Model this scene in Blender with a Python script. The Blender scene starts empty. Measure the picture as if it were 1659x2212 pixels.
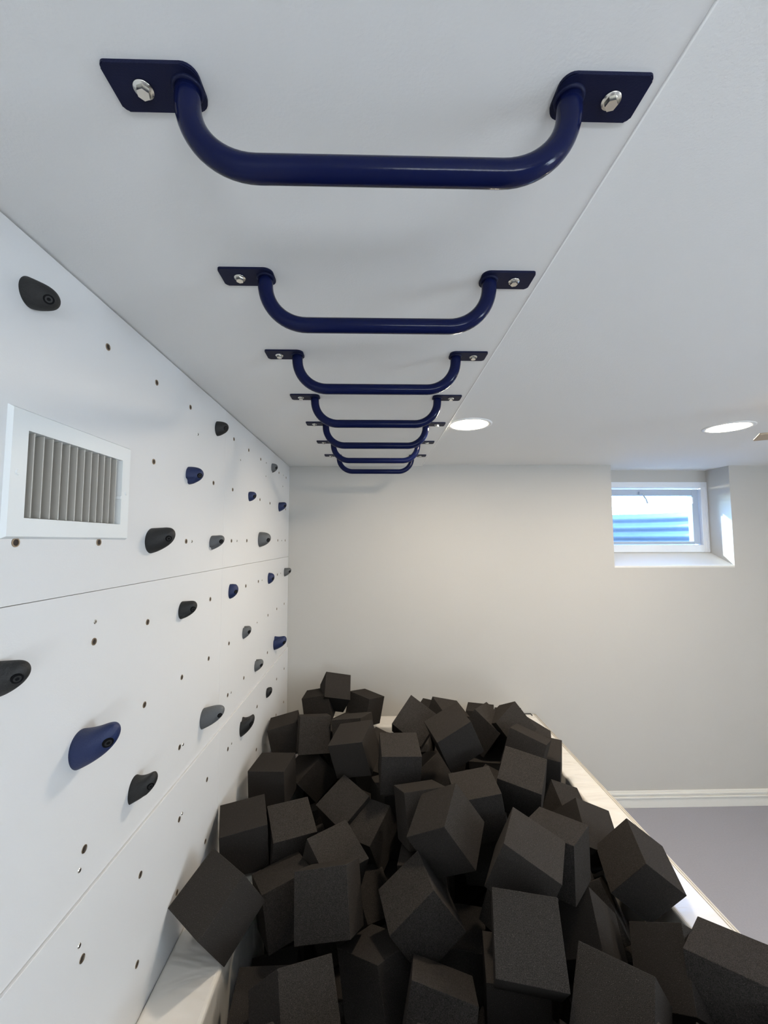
import bpy, bmesh, math, random
from mathutils import Vector, Matrix, Quaternion
PI = math.pi
S = bpy.context.scene
COL = S.collection

# ---------------- camera ----------------
FL = 1.7878                     # eye height above the floor
right = Vector((0.99971959, -0.02359047, -0.00205725))
up = Vector((0.00037203, -0.07121948, 0.99746060))
fwd = Vector((0.02367708, 0.99718167, 0.07119073))
cd = bpy.data.cameras.new('camera'); cam = bpy.data.objects.new('camera', cd); COL.objects.link(cam)
cd.sensor_fit = 'HORIZONTAL'; cd.sensor_width = 36; cd.lens = 886.575 * 36 / 1659
cd.clip_start = 0.02
m = Matrix((right, up, -fwd)).transposed().to_4x4(); m.translation = Vector((0, 0, FL)); cam.matrix_world = m
S.camera = cam
# ---------------- render look ----------------
S.view_settings.view_transform = 'Standard'; S.view_settings.look = 'None'
S.view_settings.gamma = 1; S.view_settings.use_curve_mapping = False
S.view_settings.exposure = .38
# ---------------- sky, sun, daylight fill lamps ----------------
w = bpy.data.worlds.new('sky'); S.world = w; w.use_nodes = True
nt = w.node_tree; nt.nodes.clear()
sky = nt.nodes.new('ShaderNodeTexSky'); sky.sky_type = 'NISHITA'; sky.sun_disc = False; sky.ozone_density = 6; sky.dust_density = .2
sky.sun_elevation = math.radians(33); sky.sun_rotation = math.radians(-34)
bg = nt.nodes.new('ShaderNodeBackground'); bg.inputs[1].default_value = 5.0
wo = nt.nodes.new('ShaderNodeOutputWorld')
nt.links.new(sky.outputs[0], bg.inputs[0]); nt.links.new(bg.outputs[0], wo.inputs[0])
sl = bpy.data.lights.new('sun', 'SUN'); sl.energy = 12; sl.angle = math.radians(.6); sl.color = (1, .95, .88)
so = bpy.data.objects.new('sun', sl); COL.objects.link(so); so.location = (-4, 9, 8)
so.rotation_euler = Vector((.12, -.15, -.115)).to_track_quat('-Z', 'Y').to_euler()
def area(name, loc, direction, sx, sy, energy, color):
    l = bpy.data.lights.new(name, 'AREA'); l.shape = 'RECTANGLE'; l.size = sx; l.size_y = sy; l.energy = energy; l.color = color
    o = bpy.data.objects.new(name, l); COL.objects.link(o); o.location = loc
    o.rotation_euler = Vector(direction).to_track_quat('-Z', 'Y').to_euler(); return o
# added fill lamps standing in for daylight from the right and behind the camera
area('daylight_fill_side', (3.58, -.6, 1.72), (-1, .05, .45), 1.3, .9, 68, (.74, .87, 1.0))
area('daylight_fill_rear', (1.1, -2.58, 1.25), (0, 1, 2.6), 1.9, .8, 90, (.84, .92, 1.0))

# ---------------- materials ----------------
def mat(name, color, rough=.6, metal=0, coat=0, bump=0, bscale=200, spec=.5, noise=0, nscale=3, emit=None):
    m = bpy.data.materials.new(name); m.use_nodes = True; n = m.node_tree
    b = n.nodes['Principled BSDF']; b.inputs['Base Color'].default_value = (*color, 1)
    b.inputs['Roughness'].default_value = rough; b.inputs['Metallic'].default_value = metal
    b.inputs['Coat Weight'].default_value = coat; b.inputs['Specular IOR Level'].default_value = spec
    if bump or noise:
        tc = n.nodes.new('ShaderNodeTexCoord')
    if bump:
        t = n.nodes.new('ShaderNodeTexNoise'); t.inputs['Scale'].default_value = bscale; t.inputs['Detail'].default_value = 4
        n.links.new(tc.outputs['Object'], t.inputs['Vector'])
        bp = n.nodes.new('ShaderNodeBump'); bp.inputs['Strength'].default_value = bump; bp.inputs['Distance'].default_value = .002
        n.links.new(t.outputs['Fac'], bp.inputs['Height']); n.links.new(bp.outputs['Normal'], b.inputs['Normal'])
    if noise:
        t2 = n.nodes.new('ShaderNodeTexNoise'); t2.inputs['Scale'].default_value = nscale; t2.inputs['Detail'].default_value = 3
        n.links.new(tc.outputs['Object'], t2.inputs['Vector'])
        r = n.nodes.new('ShaderNodeValToRGB')
        r.color_ramp.elements[0].position = .3; r.color_ramp.elements[1].position = .7
        r.color_ramp.elements[0].color = (*[c * (1 - noise) for c in color], 1)
        r.color_ramp.elements[1].color = (*[min(1, c * (1 + noise)) for c in color], 1)
        n.links.new(t2.outputs['Fac'], r.inputs['Fac']); n.links.new(r.outputs['Color'], b.inputs['Base Color'])
    if emit:
        b.inputs['Emission Color'].default_value = (*emit[0], 1); b.inputs['Emission Strength'].default_value = emit[1]
    return m
M = {}
M['wall'] = mat('wall_paint', (.50, .488, .462), .75, bump=.25, bscale=350, spec=.3)
M['side'] = mat('room_wall_paint', (.62, .61, .58), .8)
M['ceiling'] = mat('ceiling_paint', (.80, .80, .79), .85, bump=.3, bscale=300, spec=.2)
M['cboard'] = mat('ceiling_board_paint', (.80, .80, .79), .5, bump=.15, bscale=250, spec=.4)
M['panel'] = mat('white_panel', (.68, .69, .70), .42, bump=.08, bscale=300, spec=.4)
M['floor'] = mat('grey_mat_floor', (.32, .32, .36), .8, bump=.3, bscale=400, noise=.03, nscale=120)
M['trim'] = mat('white_trim', (.72, .71, .67), .4)
M['recess'] = mat('bolt_recess_dark', (.004, .004, .005), .7, spec=.1)
M['bead'] = mat('caulk_bead', (.92, .92, .91), .4)
M['gap'] = mat('dark_gap', (.05, .045, .04), .9)
M['navybar'] = mat('navy_powder_coat', (.0048, .0078, .042), .12, bump=.04, bscale=500, spec=.13)
M['navyplate'] = mat('navy_plate_coat', (.0065, .009, .034), .5, bump=.2, bscale=600, spec=.15)
M['steel'] = mat('bolt_steel', (.72, .70, .65), .25, metal=1)
M['bronze'] = mat('t_nut_zinc', (.34, .27, .20), .4, metal=1)
M['hole'] = mat('t_nut_bore', (.03, .022, .018), .8)
M['black'] = mat('black_hold_resin', (.0095, .0098, .0102), .62, bump=.5, bscale=350)
M['navy'] = mat('navy_hold_resin', (.006, .0165, .074), .55, bump=.5, bscale=350)
M['grey'] = mat('grey_hold_resin', (.095, .10, .105), .6, bump=.5, bscale=350)
M['vent'] = mat('white_vent_metal', (.74, .77, .78), .4)
M['louver'] = mat('louver_shade_paint', (.47, .455, .42), .5)  # vent paint darkened, shade between the fins put into the colour
M['vent_in'] = mat('vent_duct', (.42, .39, .34), .7)
M['vinyl'] = mat('white_vinyl', (.78, .75, .70), .38, coat=.15, spec=.5)
M['seam'] = mat('vinyl_piping', (.66, .62, .55), .5)
M['corner_shade'] = mat('gap_shade', (.03, .03, .03), .5)
M['lens'] = mat('lamp_lens', (.9, .9, .9), .5, emit=((1, .87, .68), 14))
M['lamptrim'] = mat('lamp_trim', (.82, .82, .82), .4)
M['vinylw'] = mat('window_vinyl', (.74, .78, .84), .4)
M['sash'] = mat('window_sash', (.42, .50, .62), .45)
M['fan'] = mat('fan_blade_wood', (.42, .33, .24), .5)
M['fanm'] = mat('fan_metal', (.5, .5, .5), .35, metal=1)
M['well'] = mat('galvanised_well', (.15, .17, .18), .45, metal=.2, noise=.06, nscale=20)
M['snow'] = mat('pale_ground', (.34, .42, .52), .9)  # blue cast of the skylight put into the ground colour
M['twig'] = mat('twig_bark', (.16, .17, .15), .9)
g = bpy.data.materials.new('window_glass'); g.use_nodes = True; n = g.node_tree; n.nodes.clear()
tr = n.nodes.new('ShaderNodeBsdfTransparent'); tr.inputs[0].default_value = (.84, .94, 1, 1)
gl = n.nodes.new('ShaderNodeBsdfGlossy'); gl.inputs['Roughness'].default_value = .02
fr = n.nodes.new('ShaderNodeFresnel'); fr.inputs[0].default_value = 1.3
mx = n.nodes.new('ShaderNodeMixShader'); oo = n.nodes.new('ShaderNodeOutputMaterial')
n.links.new(fr.outputs[0], mx.inputs[0]); n.links.new(tr.outputs[0], mx.inputs[1]); n.links.new(gl.outputs[0], mx.inputs[2]); n.links.new(mx.outputs[0], oo.inputs[0])
M['glass'] = g
# wrinkled vinyl on the pad tops
def wrinkle(m):
    n = m.node_tree; b = n.nodes['Principled BSDF']; tc = n.nodes.new('ShaderNodeTexCoord')
    mp = n.nodes.new('ShaderNodeMapping'); mp.inputs['Scale'].default_value = (3, 9, 3); mp.inputs['Rotation'].default_value = (0, 0, .5)
    t = n.nodes.new('ShaderNodeTexNoise'); t.inputs['Scale'].default_value = 1.6; t.inputs['Detail'].default_value = 2; t.inputs['Distortion'].default_value = .6
    bp = n.nodes.new('ShaderNodeBump'); bp.inputs['Strength'].default_value = .55; bp.inputs['Distance'].default_value = .02
    n.links.new(tc.outputs['Object'], mp.inputs[0]); n.links.new(mp.outputs[0], t.inputs['Vector'])
    n.links.new(t.outputs['Fac'], bp.inputs['Height']); n.links.new(bp.outputs['Normal'], b.inputs['Normal'])
wrinkle(M['vinyl'])
# foam: open cell charcoal with tiny lighter specks
fm = mat('charcoal_foam', (.03, .03, .03), .95, spec=.04); M['foam'] = fm
n = fm.node_tree; b = n.nodes['Principled BSDF']; tc = n.nodes.new('ShaderNodeTexCoord')
oi = n.nodes.new('ShaderNodeObjectInfo')
va = n.nodes.new('ShaderNodeVectorMath'); va.operation = 'ADD'
vm = n.nodes.new('ShaderNodeMath'); vm.operation = 'MULTIPLY'; vm.inputs[1].default_value = 40
n.links.new(oi.outputs['Random'], vm.inputs[0]); n.links.new(tc.outputs['Object'], va.inputs[0]); n.links.new(vm.outputs[0], va.inputs[1])
t = n.nodes.new('ShaderNodeTexNoise'); t.inputs['Scale'].default_value = 105; t.inputs['Detail'].default_value = 3
n.links.new(va.outputs[0], t.inputs['Vector'])
r1 = n.nodes.new('ShaderNodeValToRGB'); e = r1.color_ramp.elements
e[0].position = .32; e[0].color = (.0135, .0122, .0112, 1); e[1].position = .72; e[1].color = (.048, .0425, .0385, 1)
n.links.new(t.outputs['Fac'], r1.inputs['Fac'])
vo = n.nodes.new('ShaderNodeTexVoronoi'); vo.inputs['Scale'].default_value = 27
n.links.new(va.outputs[0], vo.inputs['Vector'])
r2 = n.nodes.new('ShaderNodeValToRGB'); e = r2.color_ramp.elements
e[0].position = .07; e[0].color = (1, 1, 1, 1); e[1].position = .11; e[1].color = (0, 0, 0, 1)
n.links.new(vo.outputs['Distance'], r2.inputs['Fac'])
mxc = n.nodes.new('ShaderNodeMixRGB'); mxc.inputs[2].default_value = (.20, .18, .16, 1)
sc = n.nodes.new('ShaderNodeMath'); sc.operation = 'MULTIPLY'; sc.inputs[1].default_value = .45
n.links.new(r2.outputs[0], sc.inputs[0]); n.links.new(sc.outputs[0], mxc.inputs[0]); n.links.new(r1.outputs[0], mxc.inputs[1])
mu = n.nodes.new('ShaderNodeMixRGB'); mu.blend_type = 'MULTIPLY'; mu.inputs[0].default_value = 1
rr = n.nodes.new('ShaderNodeMapRange'); rr.inputs[3].default_value = 1.2 * .88; rr.inputs[4].default_value = 1.2 * 1.12
n.links.new(oi.outputs['Random'], rr.inputs[0]); n.links.new(mxc.outputs[0], mu.inputs[1]); n.links.new(rr.outputs[0], mu.inputs[2])
n.links.new(mu.outputs[0], b.inputs['Base Color'])
bp = n.nodes.new('ShaderNodeBump'); bp.inputs['Strength'].default_value = .6; bp.inputs['Distance'].default_value = .0015
n.links.new(t.outputs['Fac'], bp.inputs['Height']); n.links.new(bp.outputs['Normal'], b.inputs['Normal'])

# ---------------- helpers ----------------
def obj(name, bm, m, parent=None, smooth=False):
    me = bpy.data.meshes.new(name); bmesh.ops.recalc_face_normals(bm, faces=bm.faces[:]); bm.to_mesh(me); bm.free()
    me.materials.append(m)
    if smooth:
        for p in me.polygons: p.use_smooth = True
    o = bpy.data.objects.new(name, me); COL.objects.link(o)
    if parent: o.parent = parent
    return o
def tag(o, label=None, cat=None, group=None, kind=None):
    if label: o['label'] = label
    if cat: o['category'] = cat
    if group: o['group'] = group
    if kind: o['kind'] = kind
    return o
def empty(name, loc=(0, 0, 0)):
    o = bpy.data.objects.new(name, None); COL.objects.link(o); o.location = loc; o.empty_display_size = .05; return o
def box(bm, x0, x1, y0, y1, z0, z1, bev=0, seg=2):
    b = bmesh.new()
    vs = [b.verts.new((x, y, z)) for x in (x0, x1) for y in (y0, y1) for z in (z0, z1)]
    for f in ((0, 1, 3, 2), (4, 6, 7, 5), (0, 4, 5, 1), (2, 3, 7, 6), (0, 2, 6, 4), (1, 5, 7, 3)): b.faces.new([vs[i] for i in f])
    bmesh.ops.recalc_face_normals(b, faces=b.faces[:])
    if bev: bmesh.ops.bevel(b, geom=b.edges[:], offset=bev, segments=seg, profile=.5, affect='EDGES')
    me = bpy.data.meshes.new('t'); b.to_mesh(me); b.free(); bm.from_mesh(me); bpy.data.meshes.remove(me)
    return bm
def B(*a, **k): return box(bmesh.new(), *a, **k)
def tube(bm, pts, r, seg=20, cap=True):
    pts = [Vector(p) for p in pts]; rings = []
    rs = r if isinstance(r, list) else [r] * len(pts)
    n0 = None
    for i, p in enumerate(pts):
        t = (pts[min(i + 1, len(pts) - 1)] - pts[max(i - 1, 0)]).normalized()
        if n0 is None: n0 = t.orthogonal().normalized()
        n0 = (n0 - t * n0.dot(t)).normalized(); b2 = t.cross(n0)
        rings.append([bm.verts.new(p + (n0 * math.cos(2 * PI * k / seg) + b2 * math.sin(2 * PI * k / seg)) * rs[i]) for k in range(seg)])
    for i in range(len(rings) - 1):
        for k in range(seg): bm.faces.new((rings[i][k], rings[i][(k + 1) % seg], rings[i + 1][(k + 1) % seg], rings[i + 1][k]))
    if cap: bm.faces.new(rings[0][::-1]); bm.faces.new(rings[-1])
    return bm
def disc(bm, c, n, r0, r1, h, seg=24, hexa=False):
    n = Vector(n).normalized(); c = Vector(c)
    return tube(bm, [c, c + n * h], [r0, r1], seg=6 if hexa else seg)
def ring(bm, c, n, prof, seg=32):
    """revolve a closed (radius, height) profile about the axis n"""
    n = Vector(n).normalized(); c = Vector(c); u = n.orthogonal().normalized(); v = n.cross(u); R = []
    for k in range(seg):
        d = u * math.cos(2 * PI * k / seg) + v * math.sin(2 * PI * k / seg)
        R.append([bm.verts.new(c + d * r + n * hh) for r, hh in prof])
    for k in range(seg):
        a, b2 = R[k], R[(k + 1) % seg]
        for i in range(len(prof)): j = (i + 1) % len(prof); bm.faces.new((a[i], b2[i], b2[j], a[j]))
    return bm
def struct(name, bm, m, smooth=False): return tag(obj(name, bm, m, smooth=smooth), kind='structure')

CUBES = {
  'c1': ([-0.246, 2.628, 0.855], [0.3521, -0.6033, -0.6992, -0.1523], [0.161, 0.158, 0.159]),
  'c2': ([-0.338, 2.596, 0.788], [0.0435, 0.0676, 0.6883, -0.7209], [0.161, 0.154, 0.16]),
  'c3': ([-0.06, 2.617, 0.766], [0.0739, -0.3187, -0.9422, 0.0732], [0.159, 0.156, 0.16]),
  'c4': ([-0.475, 2.307, 0.749], [0.9919, 0.0041, -0.1104, 0.063], [0.155, 0.161, 0.158]),
  'c5': ([-0.312, 2.184, 0.809], [0.9808, -0.1549, 0.0149, 0.1174], [0.154, 0.155, 0.167]),
  'c6': ([-0.105, 2.16, 0.819], [0.076, 0.1718, 0.9767, -0.1052], [0.159, 0.159, 0.158]),
  'c7': ([-0.087, 1.924, 0.857], [0.1271, 0.1424, 0.9791, 0.0694], [0.163, 0.161, 0.153]),
  'c8': ([0.103, 1.78, 0.868], [0.9971, 0.0698, 0.0176, 0.0232], [0.161, 0.158, 0.159]),
  'c9': ([0.171, 1.557, 0.806], [0.1392, 0.6195, 0.7646, -0.1104], [0.154, 0.155, 0.167]),
  'c10': ([0.235, 1.404, 0.85], [0.3018, 0.2434, 0.9182, 0.0811], [0.156, 0.162, 0.159]),
  'c11': ([0.375, 1.562, 0.829], [0.0849, -0.0017, 0.996, 0.0308], [0.16, 0.159, 0.158]),
  'c12': ([0.446, 1.272, 0.838], [0.9524, 0.0899, 0.1794, -0.2295], [0.163, 0.156, 0.158]),
  'c13': ([0.581, 1.374, 0.794], [0.0045, -0.3483, -0.9078, 0.0598], [0.16, 0.158, 0.158]),
  'c14': ([0.377, 1.087, 0.79], [0.1073, -0.0406, -0.3432, 0.9322], [0.159, 0.159, 0.158]),
  'c15': ([0.577, 1.664, 0.84], [0.0094, -0.2502, -0.9539, -0.1927], [0.16, 0.159, 0.158]),
  'c16': ([0.687, 1.915, 0.838], [0.2972, -0.0834, -0.6065, 0.7327], [0.161, 0.158, 0.158]),
  'c18': ([0.818, 2.049, 0.723], [0.0057, 0.2329, 0.963, 0.1039], [0.159, 0.158, 0.158]),
  'c19': ([0.57, 2.178, 0.823], [0.4947, -0.1306, 0.7243, 0.4621], [0.158, 0.158, 0.158]),
  'c20': ([0.68, 2.144, 0.844], [0.3309, 0.5114, 0.7897, 0.0727], [0.159, 0.16, 0.158]),
  'c21': ([0.811, 2.212, 0.73], [0.1098, 0.2408, -0.2445, 0.9329], [0.158, 0.158, 0.158]),
  'c22': ([0.653, 2.602, 0.683], [0.9878, -0.0256, 0.0023, -0.1538], [0.16, 0.157, 0.156]),
  'c22b': ([0.835, 2.612, 0.667], [0.9791, -0.1444, -0.0193, -0.1418], [0.162, 0.158, 0.153]),
  'c23': ([0.345, 1.853, 0.937], [0.2169, -0.099, 0.9669, 0.0913], [0.166, 0.157, 0.156]),
  'c25': ([0.196, 2.037, 0.911], [0.3842, 0.2164, 0.4053, -0.8009], [0.158, 0.162, 0.158]),
  'c26': ([0.396, 2.329, 0.806], [0.155, -0.5917, -0.7894, 0.0516], [0.158, 0.16, 0.158]),
  'c27': ([0.351, 2.587, 0.698], [0.4519, -0.0292, 0.6597, -0.5998], [0.159, 0.158, 0.158]),
  'c30': ([-0.449, 1.907, 0.735], [0.0203, 0.0623, 0.9972, 0.0036], [0.16, 0.156, 0.158]),
  'c32': ([-0.309, 2.175, 0.626], [0.718, -0.5781, -0.3792, -0.0804], [0.153, 0.157, 0.158]),
  'c33': ([-0.475, 1.586, 0.721], [0.9851, 0.0557, -0.0204, 0.1617], [0.16, 0.158, 0.157]),
  'c35': ([-0.317, 1.627, 0.685], [0.9724, 0.12, 0.0375, 0.1964], [0.157, 0.157, 0.158]),
  'c36': ([-0.113, 1.771, 0.675], [0.0084, 0.3792, 0.8716, 0.2319], [0.158, 0.157, 0.158]),
  'c37': ([-0.021, 1.7, 0.642], [0.086, 0.282, 0.9349, 0.197], [0.157, 0.16, 0.158]),
  'c38': ([-0.143, 1.508, 0.666], [0.1625, -0.4378, -0.881, -0.0754], [0.153, 0.161, 0.158]),
  'c39': ([-0.296, 1.449, 0.612], [0.961, -0.1017, -0.0769, 0.2454], [0.164, 0.149, 0.158]),
  'c40': ([-0.137, 1.325, 0.71], [0.0059, -0.1238, -0.486, 0.8578], [0.164, 0.16, 0.15]),
  'c41': ([-0.051, 1.554, 0.508], [0.4, 0.3837, 0.0215, 0.832], [0.154, 0.158, 0.158]),
  'c42': ([0.135, 1.286, 0.705], [0.3145, -0.0881, 0.9449, 0.0231], [0.16, 0.156, 0.157]),
  'c43': ([-0.458, 1.295, 0.726], [0.8609, 0.1524, -0.2396, 0.4221], [0.16, 0.156, 0.158]),
  'c44': ([-0.196, 1.087, 0.633], [0.845, -0.4286, 0.008, 0.3197], [0.154, 0.162, 0.158]),
  'c45': ([0.014, 1.245, 0.558], [0.1552, 0.4032, 0.8937, -0.1211], [0.189, 0.134, 0.158]),
  'c46': ([0.154, 1.08, 0.621], [0.9658, -0.2179, 0.1148, -0.0815], [0.16, 0.153, 0.158]),
  'c48': ([0.375, 1.176, 0.582], [0.0735, -0.0617, -0.6745, 0.7321], [0.158, 0.158, 0.158]),
  'c49': ([0.649, 1.332, 0.578], [0.0972, 0.35, 0.7844, -0.5028], [0.152, 0.161, 0.158]),
  'c51': ([0.876, 1.427, 0.699], [0.7295, -0.2853, -0.3414, 0.5195], [0.166, 0.159, 0.148]),
  'c52': ([0.769, 1.078, 0.704], [0.0808, 0.5345, 0.7243, -0.428], [0.16, 0.158, 0.158]),
  'c53': ([0.837, 0.999, 0.755], [0.9086, -0.0881, -0.0386, -0.4063], [0.159, 0.158, 0.158]),
  'c54': ([0.546, 0.971, 0.732], [0.1111, -0.3448, -0.8237, 0.4363], [0.158, 0.158, 0.158]),
  'c57': ([0.8, 1.627, 0.67], [0.8686, -0.4384, 0.1575, 0.1691], [0.158, 0.158, 0.158]),
  'c58': ([0.784, 1.801, 0.643], [0.2599, 0.4174, 0.7654, -0.4152], [0.157, 0.158, 0.157]),
  'c50': ([0.746, 1.462, 0.527], [0.2128, 0.1961, 0.9037, -0.3155], [0.154, 0.158, 0.159]),
  'c59': ([0.8, 1.84, 0.593], [0.9594, 0.1233, 0.0592, 0.2466], [0.158, 0.152, 0.158]),
}
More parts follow.
